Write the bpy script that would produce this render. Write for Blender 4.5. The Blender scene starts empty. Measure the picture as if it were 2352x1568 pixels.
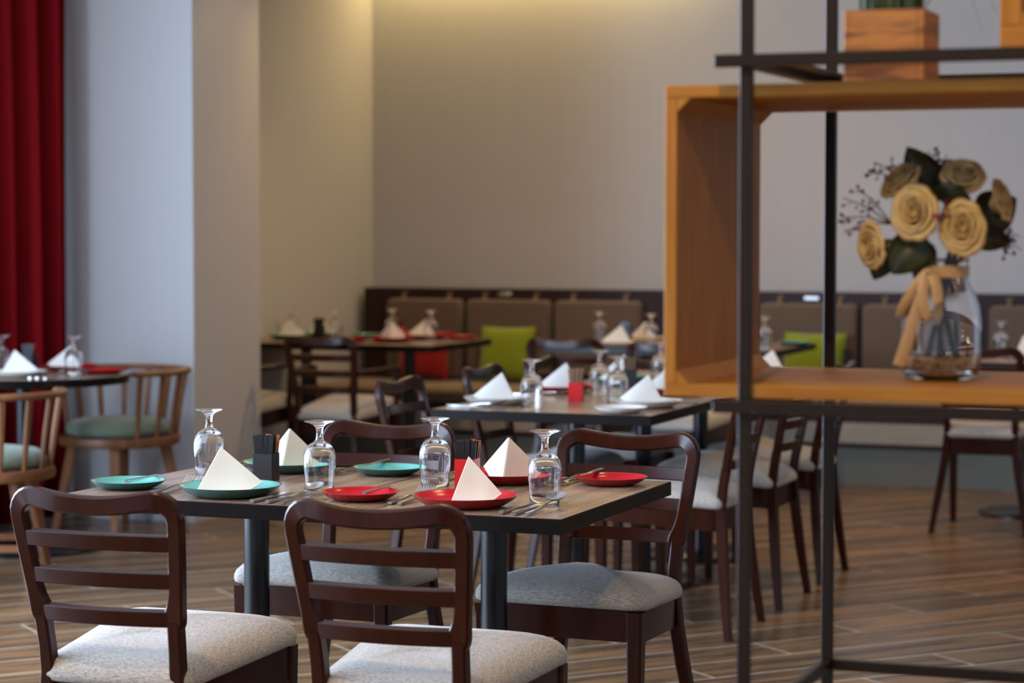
import bpy, bmesh, math, random
from mathutils import Vector, Matrix
random.seed(7)
PI = math.pi
R = math.radians
SC = bpy.context.scene
COL = SC.collection

# ------------------------------------------------------------------ builders
class B:
    """collects shapes in one bmesh; out() links them as ONE mesh object"""
    def __init__(s):
        s.bm = bmesh.new(); s.mi = 0
    def face(s, vs):
        try:
            f = s.bm.faces.new(vs); f.material_index = s.mi; f.smooth = True; return f
        except ValueError:
            return None
    def rings(s, rings, cap0=True, cap1=True, closed=False):
        vr = [[s.bm.verts.new(p) for p in r] for r in rings]
        n = len(vr[0])
        pairs = list(zip(vr[:-1], vr[1:]))
        if closed: pairs.append((vr[-1], vr[0]))
        for a, b in pairs:
            for i in range(n):
                j = (i + 1) % n
                s.face((a[i], a[j], b[j], b[i]))
        if not closed:
            if cap0: s.face(vr[0][::-1])
            if cap1: s.face(vr[-1])
        return s
    def box(s, c, d, rz=0.0, bev=0.0, M=None):
        x, y, z = d[0] / 2, d[1] / 2, d[2] / 2
        M = M or (Matrix.Translation(c) @ Matrix.Rotation(rz, 4, 'Z'))
        def T(p): return M @ Vector(p)
        if bev <= 0:
            q = [(-x, -y), (x, -y), (x, y), (-x, y)]
            return s.rings([[T((a, b, -z)) for a, b in q], [T((a, b, z)) for a, b in q]])
        e = bev
        def q(k): return [(-x + e, -y + k), (x - e, -y + k), (x - k, -y + e), (x - k, y - e), (x - e, y - k), (-x + e, y - k), (-x + k, y - e), (-x + k, -y + e)]
        def q2(k): return [(a * (x - k) / x, b * (y - k) / y) for a, b in q(0)]
        return s.rings([[T((a, b, -z)) for a, b in q2(e)], [T((a, b, -z + e)) for a, b in q(0)],
                        [T((a, b, z - e)) for a, b in q(0)], [T((a, b, z)) for a, b in q2(e)]])
    def lathe(s, prof, n=40, M=None, closed=False, cap0=True, cap1=True):
        M = M or Matrix.Identity(4)
        rings = [[M @ Vector((r * math.cos(2 * PI * i / n), r * math.sin(2 * PI * i / n), z)) for i in range(n)] for r, z in prof]
        return s.rings(rings, cap0, cap1, closed)
    def tube(s, pts, rad, n=8):
        pts = [Vector(p) for p in pts]
        rr = rad if isinstance(rad, (list, tuple)) else [rad] * len(pts)
        up = Vector((0.13, 0.31, 0.94)).normalized(); rings = []
        for i, p in enumerate(pts):
            t = (pts[min(i + 1, len(pts) - 1)] - pts[max(i - 1, 0)]).normalized()
            u = t.cross(up)
            if u.length < 1e-3: u = t.cross(Vector((1, 0, 0)))
            u.normalize(); v = t.cross(u).normalized()
            rings.append([p + rr[i] * (u * math.cos(2 * PI * k / n) + v * math.sin(2 * PI * k / n)) for k in range(n)])
        return s.rings(rings)
    def sweep(s, frames, ch=0.25):
        """frames: (P, U, V, hu, hv) chamfered-rectangle section"""
        rings = []
        for P, U, V, hu, hv in frames:
            c = ch * min(hu, hv)
            q = [(-hu + c, -hv), (hu - c, -hv), (hu, -hv + c), (hu, hv - c), (hu - c, hv), (-hu + c, hv), (-hu, hv - c), (-hu, -hv + c)]
            P = Vector(P); U = Vector(U); V = Vector(V)
            rings.append([P + U * a + V * b for a, b in q])
        return s.rings(rings)
    def grid(s, fn, nu, nv, flip=False):
        vs = [[s.bm.verts.new(fn(i / nu, j / nv)) for j in range(nv + 1)] for i in range(nu + 1)]
        for i in range(nu):
            for j in range(nv):
                q = (vs[i][j], vs[i + 1][j], vs[i + 1][j + 1], vs[i][j + 1])
                s.face(q[::-1] if flip else q)
        return s
    def ball(s, c, r, n=8, sz=1.0):
        m = n // 2
        pr = [(max(r * math.sin(PI * k / m), r * 0.02), -r * sz * math.cos(PI * k / m)) for k in range(m + 1)]
        return s.lathe(pr, n, Matrix.Translation(c))
    def out(s, name, mat, parent=None, angle=40, solid=0.0):
        me = bpy.data.meshes.new(name)
        if not getattr(s, 'raw', False): bmesh.ops.recalc_face_normals(s.bm, faces=s.bm.faces[:])
        s.bm.to_mesh(me); s.bm.free()
        for m in (mat if isinstance(mat, (list, tuple)) else [mat]): me.materials.append(m)
        me.set_sharp_from_angle(angle=R(angle))
        o = bpy.data.objects.new(name, me); COL.objects.link(o)
        if solid:
            md = o.modifiers.new('thickness', 'SOLIDIFY'); md.thickness = solid; md.offset = 0
        if parent: o.parent = parent
        return o

def tag(o, label=None, cat=None, group=None, kind=None):
    if label: o['label'] = label
    if cat: o['category'] = cat
    if group: o['group'] = group
    if kind: o['kind'] = kind
    return o
def empty(name, loc=(0, 0, 0), rz=0.0):
    o = bpy.data.objects.new(name, None); COL.objects.link(o)
    o.empty_display_size = 0.05
    o.location = loc; o.rotation_euler = (0, 0, rz); return o
def place(o, loc, rz=0.0):
    o.location = loc; o.rotation_euler = (0, 0, rz); return o
KIDS = {}
def kids(o): return [c for c in bpy.data.objects if c.parent == o]
def copy_tree(o, parent=None):
    c = o.copy(); COL.objects.link(c)
    for k in ('label', 'category', 'group'):
        if k in c.keys() and parent is None: del c[k]
    c.parent = parent
    if o.name not in KIDS: KIDS[o.name] = kids(o)
    for ch in KIDS[o.name]: copy_tree(ch, c)
    return c
class Proto:
    """first use moves the original, later uses copy it"""
    def __init__(s, make): s.make = make; s.o = None
    def __call__(s, loc, rz, label, cat, group=None):
        if s.o is None: s.o = s.make(); o = s.o
        else: o = copy_tree(s.o)
        place(o, loc, rz)
        return tag(o, label, cat, group)

# ------------------------------------------------------------------ materials
def new_mat(name):
    m = bpy.data.materials.new(name); m.use_nodes = True
    nt = m.node_tree; return m, nt, nt.nodes['Principled BSDF']
def mat(name, col, rough=0.5, metal=0.0, **kw):
    m, nt, p = new_mat(name)
    p.inputs['Base Color'].default_value = (*col, 1); p.inputs['Roughness'].default_value = rough
    p.inputs['Metallic'].default_value = metal
    for k, v in kw.items(): p.inputs[k.replace('_', ' ')].default_value = v
    return m
def N(nt, t, **kw):
    n = nt.nodes.new(t)
    for k, v in kw.items(): setattr(n, k, v)
    return n
def ramp(nt, src, stops):
    r = N(nt, 'ShaderNodeValToRGB'); e = r.color_ramp.elements
    while len(e) < len(stops): e.new(0.5)
    for i, (p, c) in enumerate(stops): e[i].position = p; e[i].color = (*c, 1)
    nt.links.new(src, r.inputs[0]); return r.outputs[0]
def coords(nt, scale=(1, 1, 1), rot=(0, 0, 0), kind='Object'):
    tc = N(nt, 'ShaderNodeTexCoord'); mp = N(nt, 'ShaderNodeMapping')
    mp.inputs['Scale'].default_value = scale; mp.inputs['Rotation'].default_value = rot
    nt.links.new(tc.outputs[kind], mp.inputs[0]); return mp.outputs[0]
def noise(nt, vec, scale, detail=4, rough=0.55, dist=0.0):
    n = N(nt, 'ShaderNodeTexNoise'); n.inputs['Scale'].default_value = scale; n.inputs['Detail'].default_value = detail
    n.inputs['Roughness'].default_value = rough; n.inputs['Distortion'].default_value = dist
    nt.links.new(vec, n.inputs['Vector']); return n.outputs[0]
def bump(nt, p, h, strength=0.2, dist=0.002):
    b = N(nt, 'ShaderNodeBump'); b.inputs['Strength'].default_value = strength; b.inputs['Distance'].default_value = dist
    nt.links.new(h, b.inputs['Height']); nt.links.new(b.outputs[0], p.inputs['Normal'])
def wood(name, c1, c2, scale=(3, 3, 40), rough=0.4, lo=0.35, hi=0.68, sc=2.0, b=0.05, **kw):
    m, nt, p = new_mat(name)
    f = noise(nt, coords(nt, scale), sc, 6, 0.6, 0.6)
    nt.links.new(ramp(nt, f, [(lo, c1), (hi, c2)]), p.inputs['Base Color'])
    p.inputs['Roughness'].default_value = rough; bump(nt, p, f, b)
    for k, v in kw.items(): p.inputs[k.replace('_', ' ')].default_value = v
    return m
def fabric(name, c1, c2, scale=350.0, rough=0.95, sheen=0.3):
    m, nt, p = new_mat(name)
    a = noise(nt, coords(nt, (scale * 0.2, scale * 1.6, scale * 0.6)), 1.0, 2)
    c = noise(nt, coords(nt, (scale * 1.6, scale * 0.2, scale * 0.6)), 1.0, 2)
    mx = N(nt, 'ShaderNodeMath', operation='ADD'); nt.links.new(a, mx.inputs[0]); nt.links.new(c, mx.inputs[1])
    hf = N(nt, 'ShaderNodeMath', operation='MULTIPLY'); hf.inputs[1].default_value = 0.5; nt.links.new(mx.outputs[0], hf.inputs[0])
    nt.links.new(ramp(nt, hf.outputs[0], [(0.36, c1), (0.62, c2)]), p.inputs['Base Color'])
    p.inputs['Roughness'].default_value = rough; p.inputs['Sheen Weight'].default_value = sheen
    p.inputs['Specular IOR Level'].default_value = 0.2
    bump(nt, p, hf.outputs[0], 0.35, 0.001); return m

M = {}
M['chair_wood'] = wood('dark stained chair wood', (0.025, 0.0050, 0.0018), (0.037, 0.0076, 0.0027), (14, 14, 3), 0.2, sc=2.2, b=0.0, Specular_IOR_Level=0.27)
M['seat_fabric'] = fabric('woven grey beige seat fabric', (0.23, 0.20, 0.17), (0.52, 0.475, 0.42), 420)
M['brown_wood'] = wood('mid brown chair wood', (0.17, 0.062, 0.021), (0.29, 0.118, 0.045), (12, 12, 2.5), 0.4, sc=2.0, b=0.03)
M['green_cushion'] = fabric('sage green cushion fabric', (0.17, 0.22, 0.155), (0.28, 0.345, 0.26), 300)
M['edge'] = mat('black brown table edge', (0.006, 0.0042, 0.0036), 0.2, Specular_IOR_Level=0.25)
M['pole'] = mat('black powder coated steel', (0.008, 0.008, 0.009), 0.25)
M['rack'] = mat('dark bronze steel tube', (0.024, 0.014, 0.008), 0.35, 0.0, Specular_IOR_Level=0.2)
M['glass'] = mat('clear glass', (1, 1, 1), 0.0, 0.0, Transmission_Weight=1.0, IOR=1.47)
M['steel'] = mat('polished cutlery steel', (0.62, 0.60, 0.57), 0.2, 1.0)
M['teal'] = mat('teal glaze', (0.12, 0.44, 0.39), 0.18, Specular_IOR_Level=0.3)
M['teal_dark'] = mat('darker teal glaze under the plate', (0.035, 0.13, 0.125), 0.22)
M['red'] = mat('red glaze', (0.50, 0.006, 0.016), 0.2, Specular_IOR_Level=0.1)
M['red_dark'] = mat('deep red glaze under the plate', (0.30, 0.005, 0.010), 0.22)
M['rim'] = mat('bare brown plate rim', (0.10, 0.055, 0.025), 0.35)
M['white'] = mat('white china', (0.80, 0.79, 0.75), 0.15)
M['cream'] = mat('cream china', (0.74, 0.60, 0.40), 0.2)
M['red_box'] = mat('red lacquer', (0.62, 0.010, 0.012), 0.35)
M['black_box'] = mat('black lacquer', (0.012, 0.010, 0.010), 0.4)
M['sachet_black'] = mat('glossy black sachet paper', (0.010, 0.009, 0.009), 0.25)
M['sachet_orange'] = mat('orange brown sachet paper', (0.30, 0.085, 0.022), 0.35)
M['stick'] = wood('pale wooden stir stick', (0.15, 0.075, 0.032), (0.24, 0.13, 0.06), (20, 20, 3), 0.6)
M['bench_wood'] = wood('dark brown bench veneer', (0.024, 0.009, 0.008), (0.040, 0.015, 0.013), (20, 20, 2), 0.5, b=0.01, Specular_IOR_Level=0.25)
M['bench_fabric'] = fabric('taupe bench upholstery', (0.125, 0.088, 0.062), (0.175, 0.125, 0.092), 250)
M['bench_seat'] = fabric('tan bench seat upholstery', (0.21, 0.14, 0.08), (0.29, 0.20, 0.12), 250)
M['fascia'] = wood('pale laminate', (0.33, 0.28, 0.20), (0.40, 0.34, 0.26), (3, 20, 20), 0.5)
M['plinth'] = mat('grey green plinth board', (0.15, 0.155, 0.125), 0.6)
M['green_pillow'] = fabric('lime green pillow fabric', (0.20, 0.26, 0.012), (0.26, 0.33, 0.022), 250)
M['red_pillow'] = fabric('red pillow fabric', (0.24, 0.008, 0.008), (0.32, 0.013, 0.012), 250)
M['box_wood'] = wood('honey coloured box wood', (0.40, 0.155, 0.022), (0.52, 0.225, 0.038), (5, 60, 60), 0.5, sc=1.2, b=0.05, Specular_IOR_Level=0.2)
M['box_wood_v'] = wood('honey coloured upright box wood', (0.40, 0.155, 0.022), (0.52, 0.225, 0.038), (40, 40, 4), 0.5, sc=1.2, b=0.05, Specular_IOR_Level=0.2)
M['pot_wood'] = wood('orange pine with brown grain', (0.17, 0.055, 0.012), (0.52, 0.205, 0.042), (5, 5, 62), 0.5, 0.41, 0.56, 1.0, 0.08)
M['strap'] = mat('brown leather strap', (0.16, 0.10, 0.065), 0.6)
M['plate_metal'] = mat('brushed metal plate', (0.55, 0.55, 0.56), 0.35, 1.0)
M['leaf'] = wood('dark olive leaf', (0.022, 0.032, 0.008), (0.055, 0.062, 0.018), (20, 20, 20), 0.45)
M['grass'] = wood('green grass blade', (0.012, 0.035, 0.010), (0.06, 0.11, 0.025), (30, 30, 4), 0.45)
M['stem'] = mat('dark green stem', (0.020, 0.030, 0.012), 0.5)
M['berry_dark'] = mat('dark purple berry', (0.018, 0.008, 0.012), 0.35)
M['berry_pink'] = mat('magenta berry', (0.24, 0.012, 0.06), 0.4)
M['twig'] = mat('reddish twig', (0.075, 0.022, 0.018), 0.6)
M['pebble'] = mat('tan pebble', (0.42, 0.29, 0.14), 0.6)
M['ribbon'] = mat('satin gold ribbon', (0.56, 0.36, 0.16), 0.38, 0.0, Sheen_Weight=0.6)

def mk_petal():
    m, nt, p = new_mat('cream yellow rose petal')
    f = noise(nt, coords(nt, (60, 60, 60)), 1.0, 3)
    nt.links.new(ramp(nt, f, [(0.3, (0.66, 0.45, 0.17)), (0.7, (0.80, 0.62, 0.30))]), p.inputs['Base Color'])
    p.inputs['Roughness'].default_value = 0.7
    p.inputs['Subsurface Weight'].default_value = 0.15; p.inputs['Subsurface Radius'].default_value = (0.008, 0.005, 0.002)
    return m
M['petal'] = mk_petal()
def mk_napkin():
    m, nt, p = new_mat('off white napkin linen')
    f = noise(nt, coords(nt, (900, 900, 900)), 1.0, 2)
    nt.links.new(ramp(nt, f, [(0.3, (0.70, 0.67, 0.60)), (0.7, (0.80, 0.78, 0.72))]), p.inputs['Base Color'])
    p.inputs['Roughness'].default_value = 0.9; bump(nt, p, f, 0.2, 0.0005)
    return m
M['napkin'] = mk_napkin()
def mk_tabletop():
    m, nt, p = new_mat('walnut table laminate')
    v = coords(nt, (150, 2.0, 1))
    f = noise(nt, v, 1.0, 3, 0.5)
    g = noise(nt, coords(nt, (14, 2.5, 1)), 1.0, 4, 0.6)
    mx = N(nt, 'ShaderNodeMath', operation='ADD'); nt.links.new(f, mx.inputs[0]); nt.links.new(g, mx.inputs[1])
    h = N(nt, 'ShaderNodeMath', operation='MULTIPLY'); h.inputs[1].default_value = 0.5; nt.links.new(mx.outputs[0], h.inputs[0])
    nt.links.new(ramp(nt, h.outputs[0], [(0.37, (0.13, 0.075, 0.047)), (0.5, (0.265, 0.172, 0.118)), (0.63, (0.37, 0.255, 0.185))]), p.inputs['Base Color'])
    p.inputs['Roughness'].default_value = 0.26; p.inputs['Specular IOR Level'].default_value = 0.7; bump(nt, p, f, 0.04, 0.0005)
    return m
M['tabletop'] = mk_tabletop()
def mk_wall(name, c1, c2):
    m, nt, p = new_mat(name)
    f = noise(nt, coords(nt, (90, 90, 1.2)), 1.0, 3)
    nt.links.new(ramp(nt, f, [(0.3, c1), (0.7, c2)]), p.inputs['Base Color'])
    p.inputs['Roughness'].default_value = 0.75; p.inputs['Specular IOR Level'].default_value = 0.3
    bump(nt, p, f, 0.08, 0.001); return m
M['wall'] = mk_wall('off white wall covering', (0.560, 0.550, 0.540), (0.590, 0.580, 0.570))
M['ceiling'] = mat('white ceiling paint', (0.75, 0.74, 0.72), 0.9)
def mk_curtain():
    m, nt, p = new_mat('wine red curtain')
    f = noise(nt, coords(nt, (300, 300, 300)), 1.0, 2)
    nt.links.new(ramp(nt, f, [(0.3, (0.21, 0.0045, 0.008)), (0.7, (0.27, 0.007, 0.011))]), p.inputs['Base Color'])
    p.inputs['Roughness'].default_value = 0.9; p.inputs['Specular IOR Level'].default_value = 0.08; return m
M['curtain'] = mk_curtain()
def mk_floor():
    m, nt, p = new_mat('wood look plank tile')
    tc = N(nt, 'ShaderNodeTexCoord'); mp = N(nt, 'ShaderNodeMapping'); mp.vector_type = 'POINT'
    mp.inputs['Rotation'].default_value = (0, 0, -R(49.5))
    nt.links.new(tc.outputs['Object'], mp.inputs[0])
    sx = N(nt, 'ShaderNodeSeparateXYZ'); nt.links.new(mp.outputs[0], sx.inputs[0])
    def ma(op, a, b=None, c=None):
        n = N(nt, 'ShaderNodeMath', operation=op)
        for i, q in enumerate((a, b, c)):
            if q is None: continue
            if isinstance(q, (int, float)): n.inputs[i].default_value = q
            else: nt.links.new(q, n.inputs[i])
        return n.outputs[0]
    W, L = 0.215, 1.28
    vv = ma('DIVIDE', ma('SUBTRACT', sx.outputs[1], 6.083), W)
    row = ma('FLOOR', vv); fv = ma('FRACT', vv)
    uu = ma('SUBTRACT', ma('DIVIDE', ma('SUBTRACT', sx.outputs[0], 4.32), L), ma('MULTIPLY', row, 0.344))
    col = ma('FLOOR', uu); fu = ma('FRACT', uu)
    gw = 0.0042
    du = ma('MULTIPLY', ma('MINIMUM', fu, ma('SUBTRACT', 1.0, fu)), L)
    dv = ma('MULTIPLY', ma('MINIMUM', fv, ma('SUBTRACT', 1.0, fv)), W)
    d = ma('MINIMUM', du, dv)
    g = ma('LESS_THAN', d, gw)
    cb = N(nt, 'ShaderNodeCombineXYZ'); nt.links.new(row, cb.inputs[0]); nt.links.new(col, cb.inputs[1])
    wn = N(nt, 'ShaderNodeTexWhiteNoise'); wn.noise_dimensions = '2D'; nt.links.new(cb.outputs[0], wn.inputs['Vector'])
    cg = N(nt, 'ShaderNodeCombineXYZ')
    nt.links.new(ma('MULTIPLY_ADD', sx.outputs[0], 1.1, ma('MULTIPLY', wn.outputs['Value'], 57.0)), cg.inputs[0])
    nt.links.new(ma('MULTIPLY_ADD', sx.outputs[1], 22.0, ma('MULTIPLY', wn.outputs['Value'], 91.0)), cg.inputs[1])
    f = noise(nt, cg.outputs[0], 1.0, 6, 0.62, 0.5)
    base = ramp(nt, f, [(0.30, (0.042, 0.034, 0.028)), (0.43, (0.115, 0.072, 0.042)), (0.54, (0.225, 0.128, 0.060)), (0.70, (0.34, 0.20, 0.095))])
    mxv = N(nt, 'ShaderNodeMix', data_type='RGBA', blend_type='MULTIPLY'); mxv.inputs[0].default_value = 1.0
    nt.links.new(base, mxv.inputs[6])
    nt.links.new(ramp(nt, wn.outputs['Value'], [(0.0, (0.70, 0.72, 0.75)), (1.0, (1.12, 1.05, 1.0))]), mxv.inputs[7])
    mx = N(nt, 'ShaderNodeMix', data_type='RGBA'); nt.links.new(g, mx.inputs[0])
    nt.links.new(mxv.outputs[2], mx.inputs[6]); mx.inputs[7].default_value = (0.55, 0.46, 0.36, 1)
    nt.links.new(mx.outputs[2], p.inputs['Base Color'])
    nt.links.new(ramp(nt, f, [(0.3, (0.22, 0.22, 0.22)), (0.7, (0.34, 0.34, 0.34))]), p.inputs['Roughness'])
    bump(nt, p, f, 0.06, 0.002)
    return m
M['floor'] = mk_floor()

# ------------------------------------------------------------------ the setting
def structure(name, b, m, label=None):
    o = b.out(name, m); o['kind'] = 'structure'
    return o
XS, YB, ZC = -6.04, 13.22, 3.25
structure('floor', B().box((-1.6, 5.6, -0.05), (9.9, 15.5, 0.1)), M['floor'])
structure('ceiling', B().box((-1.6, 5.6, ZC + 0.05), (9.9, 15.5, 0.1)), M['ceiling'])
structure('wall_back', B().box((-1.6, YB + 0.05, ZC / 2), (9.9, 0.1, ZC)), M['wall'])
structure('wall_side', B().box((XS - 0.05, 11.68, ZC / 2), (0.1, 3.08, ZC)), M['wall'])
structure('wall_pillar', B().box((-5.74, 9.79, ZC / 2), (1.01, 0.668, ZC)), M['wall'])
structure('wall_right', B().box((3.25, 5.6, ZC / 2), (0.1, 15.5, ZC)), M['wall'])
structure('wall_front', B().box((-1.6, -2.1, ZC / 2), (9.9, 0.1, ZC)), M['wall'])
wl = B()
XW = -6.3
wins = [(-1.0, 1.5), (1.6, 3.65), (3.75, 5.75), (5.85, 8.45)]
for y0, y1 in ((-2.1, -1.0), (1.5, 1.6), (3.65, 3.75), (5.75, 5.85), (8.45, 9.46)): wl.box((XW, (y0 + y1) / 2, ZC / 2), (0.1, y1 - y0, ZC))
for y0, y1 in wins:
    wl.box((XW, (y0 + y1) / 2, 0.12), (0.1, y1 - y0, 0.24)); wl.box((XW, (y0 + y1) / 2, 3.15), (0.1, y1 - y0, 0.2))
structure('wall_left', wl, M['wall'])
for k, (y0, y1) in enumerate(wins):
    w = B()
    for y in (y0 + 0.03, (y0 + y1) / 2, y1 - 0.03): w.box((XW, y, 1.645), (0.07, 0.06, 2.81))
    for z in (0.27, 3.02): w.box((XW, (y0 + y1) / 2, z), (0.07, y1 - y0, 0.06))
    structure('window_%d' % (k + 1), w, M['pole'])

# curtain: one pleated sheet hanging in front of the left window
def curtain():
    pts = []
    ax, ay, bx_, by_ = -5.855, 9.36, -6.13, 8.12
    n = 260; L = math.hypot(bx_ - ax, by_ - ay); ux, uy = (bx_ - ax) / L, (by_ - ay) / L; nx, ny = uy, -ux
    b = B(); rings = []
    rnd = random.Random(3)
    ph = [rnd.uniform(-0.5, 0.5) for _ in range(30)]; am = [rnd.uniform(0.75, 1.25) for _ in range(30)]
    rows = [0.02, 0.6, 1.3, 2.0, 2.7, 3.18]
    def P(i, z):
        s = i / n * L; k = s / 0.145
        a = 0.056 * am[int(k)] * (1.0 + 0.08 * math.sin(z * 1.3 + ph[int(k)] * 9))
        dr = 0.025 * (z - 1.6) * math.sin(k * 0.9)
        o = a * math.sin(2 * PI * (k + 0.06 * (z - 1.0) * ph[int(k)])) + 0.012 * math.sin(2 * PI * k * 2.1 + z)
        s2 = s + dr * 0.3
        return (ax + ux * s2 + nx * o, ay + uy * s2 + ny * o, z)
    vs = [[b.bm.verts.new(P(i, z)) for z in rows] for i in range(n + 1)]
    for i in range(n):
        for j in range(len(rows) - 1): b.face((vs[i][j], vs[i + 1][j], vs[i + 1][j + 1], vs[i][j + 1]))
    o = b.out('curtain', M['curtain'], angle=80, solid=0.003)
    tag(o, 'wine red floor length curtain in deep folds at the left window', 'curtain')
curtain()

# ------------------------------------------------------------------ ladder back dining chair
def lean(z):
    if z < 0.46: return -0.207
    return -0.207 - 0.080 * ((z - 0.46) / 0.39) ** 1.15
def seat_outline(d, n=6):
    c = 0.04; pts = []
    yf, yr, wf, wr = 0.228 - d, -0.226 + d, 0.226 - d, 0.180 - d
    for (sx, y, w, a0) in ((1, yr, wr, -90), (1, yf, wf, 0), (-1, yf, wf, 90), (-1, yr, wr, 180)):
        cx = sx * (w - c); cy = y - c if y > 0 else y + c
        for k in range(n + 1):
            a = R(a0 + 90 * k / n); pts.append((cx + c * math.cos(a), cy + c * math.sin(a)))
    return pts
def make_chair(arms=False):
    t = empty('armchair' if arms else 'dining_chair')
    W = M['chair_wood']
    # seat pad
    o0 = seat_outline(0.0); cx, cy = 0, 0.0
    prof = [(0.955, 0.448), (0.99, 0.452), (1.0, 0.462), (0.996, 0.472), (0.975, 0.483), (0.93, 0.494), (0.85, 0.504), (0.74, 0.512), (0.60, 0.519), (0.44, 0.524), (0.28, 0.527), (0.12, 0.5285)]
    B().rings([[(x * s, y * s, z + 0.016 * y / 0.228) for x, y in o0] for s, z in prof]).out('seat', M['seat_fabric'], t, 60)
    ap = seat_outline(0.014)
    B().rings([[(x, y, z + 0.016 * y / 0.228) for x, y in ap] for z in (0.372, 0.4475)]).out('apron', W, t)
    for sx in (-1, 1):
        b = B()
        b.sweep([((sx * 0.196, 0.200, 0.0), (1, 0, 0), (0, 1, 0), 0.0135, 0.0135), ((sx * 0.197, 0.202, 0.2), (1, 0, 0), (0, 1, 0), 0.017, 0.017),
                 ((sx * 0.198, 0.203, 0.4595), (1, 0, 0), (0, 1, 0), 0.0205, 0.0205)], 0.3).out('leg', W, t)
        pth = [(0.213, -0.252, 0.0), (0.203, -0.243, 0.07), (0.188, -0.232, 0.16), (0.171, -0.222, 0.26), (0.157, -0.213, 0.36), (0.1510, -0.208, 0.45), (0.1525, lean(0.51), 0.51), (0.1555, lean(0.575), 0.575)]
        hs = [0.0125, 0.0135, 0.0155, 0.017, 0.017, 0.0155, 0.015, 0.015]
        fr = []
        for i, p in enumerate(pth):
            fr.append(((sx * p[0], p[1], p[2]), (1, 0, 0), (0, 1, 0), hs[i], hs[i] * 1.05))
        B().sweep(fr, 0.3).out('leg', W, t)
    # upper back frame: one bent loop of stiles and top rail
    half = [(0.1500, 0.5675), (0.1535, 0.578), (0.1565, 0.590), (0.1600, 0.603), (0.1632, 0.618), (0.1660, 0.636), (0.172, 0.69), (0.1785, 0.755), (0.181, 0.785)]
    hw = {0.568: 0.0215, 0.578: 0.0235, 0.590: 0.0225, 0.603: 0.0198, 0.618: 0.0176}
    ca, cz, cr = 0.139, 0.788, 0.042
    for k in range(1, 7):
        a = R(90 * k / 6); half.append((ca + cr * math.cos(a), cz + cr * math.sin(a)))
    top = [(x, 0.830 - 0.0145 * (1 - (x / 0.139) ** 2) ** 1.2) for x in (0.118, 0.095, 0.07, 0.045, 0.02, 0.0)]
    full = half + top; full = full + [(-x, z) for x, z in full[-2::-1]]
    fr = []
    for i, (x, z) in enumerate(full):
        a, c = full[max(i - 1, 0)], full[min(i + 1, len(full) - 1)]
        tx, tz = c[0] - a[0], c[1] - a[1]; l = math.hypot(tx, tz)
        bow = 0.022 * max(0.0, 1 - (x / 0.17) ** 2) * max(0.0, min(1.0, (z - 0.79) / 0.03))
        h = 0.0165 + 0.0035 * max(0.0, min(1.0, (z - 0.79) / 0.03))
        h = hw.get(round(z, 3), h)
        fr.append(((x, lean(z) - bow, z), (tz / l, 0, -tx / l), (0, 1, 0.0), h, 0.0135))
    B().sweep(fr, 0.35).out('back_frame', W, t)
    for zc in (0.742, 0.664, 0.583):
        xi = 0.1535 + (zc - 0.584) * 0.125
        fr = []
        for k in range(11):
            x = xi * (k / 5 - 1)
            fr.append(((x, lean(zc) - 0.020 * (1 - (x / xi) ** 2), zc), (0, -0.19, 0.982), (0, 0.982, 0.19), 0.0165, 0.0105))
        B().sweep(fr, 0.15).out('slat', W, t)
    if arms:
        for sx in (-1, 1):
            b = B()
            b.sweep([((sx * 0.178, -0.235, 0.665), (1, 0, 0), (0, 0, 1), 0.012, 0.012), ((sx * 0.215, -0.10, 0.672), (1, 0, 0), (0, 0, 1), 0.015, 0.012),
                     ((sx * 0.235, 0.06, 0.675), (1, 0, 0), (0, 0, 1), 0.017, 0.012), ((sx * 0.236, 0.135, 0.668), (1, 0, 0), (0, 0, 1), 0.014, 0.012)])
            b.sweep([((sx * 0.222, 0.12, 0.39), (1, 0, 0), (0, 1, 0), 0.012, 0.016), ((sx * 0.235, 0.115, 0.664), (1, 0, 0), (0, 1, 0), 0.012, 0.014)])
            b.out('armrest', W, t)
    return t
chair = Proto(make_chair); armchair = Proto(lambda: make_chair(True))
GF = 'ladder back chairs around the front tables'
chair((-2.475, 4.325, 0), R(1), 'dark ladder back chair seen from behind at the bottom left of the photo', 'chair', GF)
chair((-1.848, 4.335, 0), R(0), 'dark ladder back chair seen from behind, in front of the small red plate', 'chair', GF)
chair((-2.575, 5.462, 0), R(180), 'dark ladder back chair facing us behind the two teal plates of the front tables', 'chair', GF)
chair((-1.885, 5.425, 0), R(178), 'dark ladder back chair facing us behind the far red plates of the front tables', 'chair', GF)
GM = 'ladder back chairs along the row of middle tables'
for (y, d) in ((7.40, 'nearest of the chairs'), (8.19, 'second of the chairs'), (8.84, 'farthest of the chairs')):
    chair((-3.000, y, 0), R(-90), 'dark ladder back chair facing right, %s left of the middle tables' % d, 'chair', GM)
for (y, d) in ((7.59, 'nearest of the three chairs'), (8.262, 'middle of the three chairs'), (8.895, 'farthest of the three chairs')):
    chair((-2.325, y, 0), R(90), 'dark ladder back chair facing left, %s right of the middle tables' % d, 'chair', GM)
GR = 'ladder back chairs at the bench tables'
chair((-3.735, 10.66, 0), 0, 'dark ladder back chair in front of the cream plate at the bench, seen from behind', 'chair', GR)
chair((-3.17, 10.48, 0), 0, 'dark ladder back chair just left of the wooden box shelf, back to us', 'chair', GR)
chair((-1.752, 10.61, 0), 0, 'dark ladder back chair below the flower vase at the far right, back to us', 'chair', GR)
GA = 'armchairs at the corner bench tables'
armchair((-4.905, 10.40, 0), R(-1), 'dark ladder back armchair with back to us in front of the rear left table', 'chair', GA)
armchair((-5.53, 10.46, 0), R(0), 'dark armchair half hidden behind the pillar at the rear left table', 'chair', GA)

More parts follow.
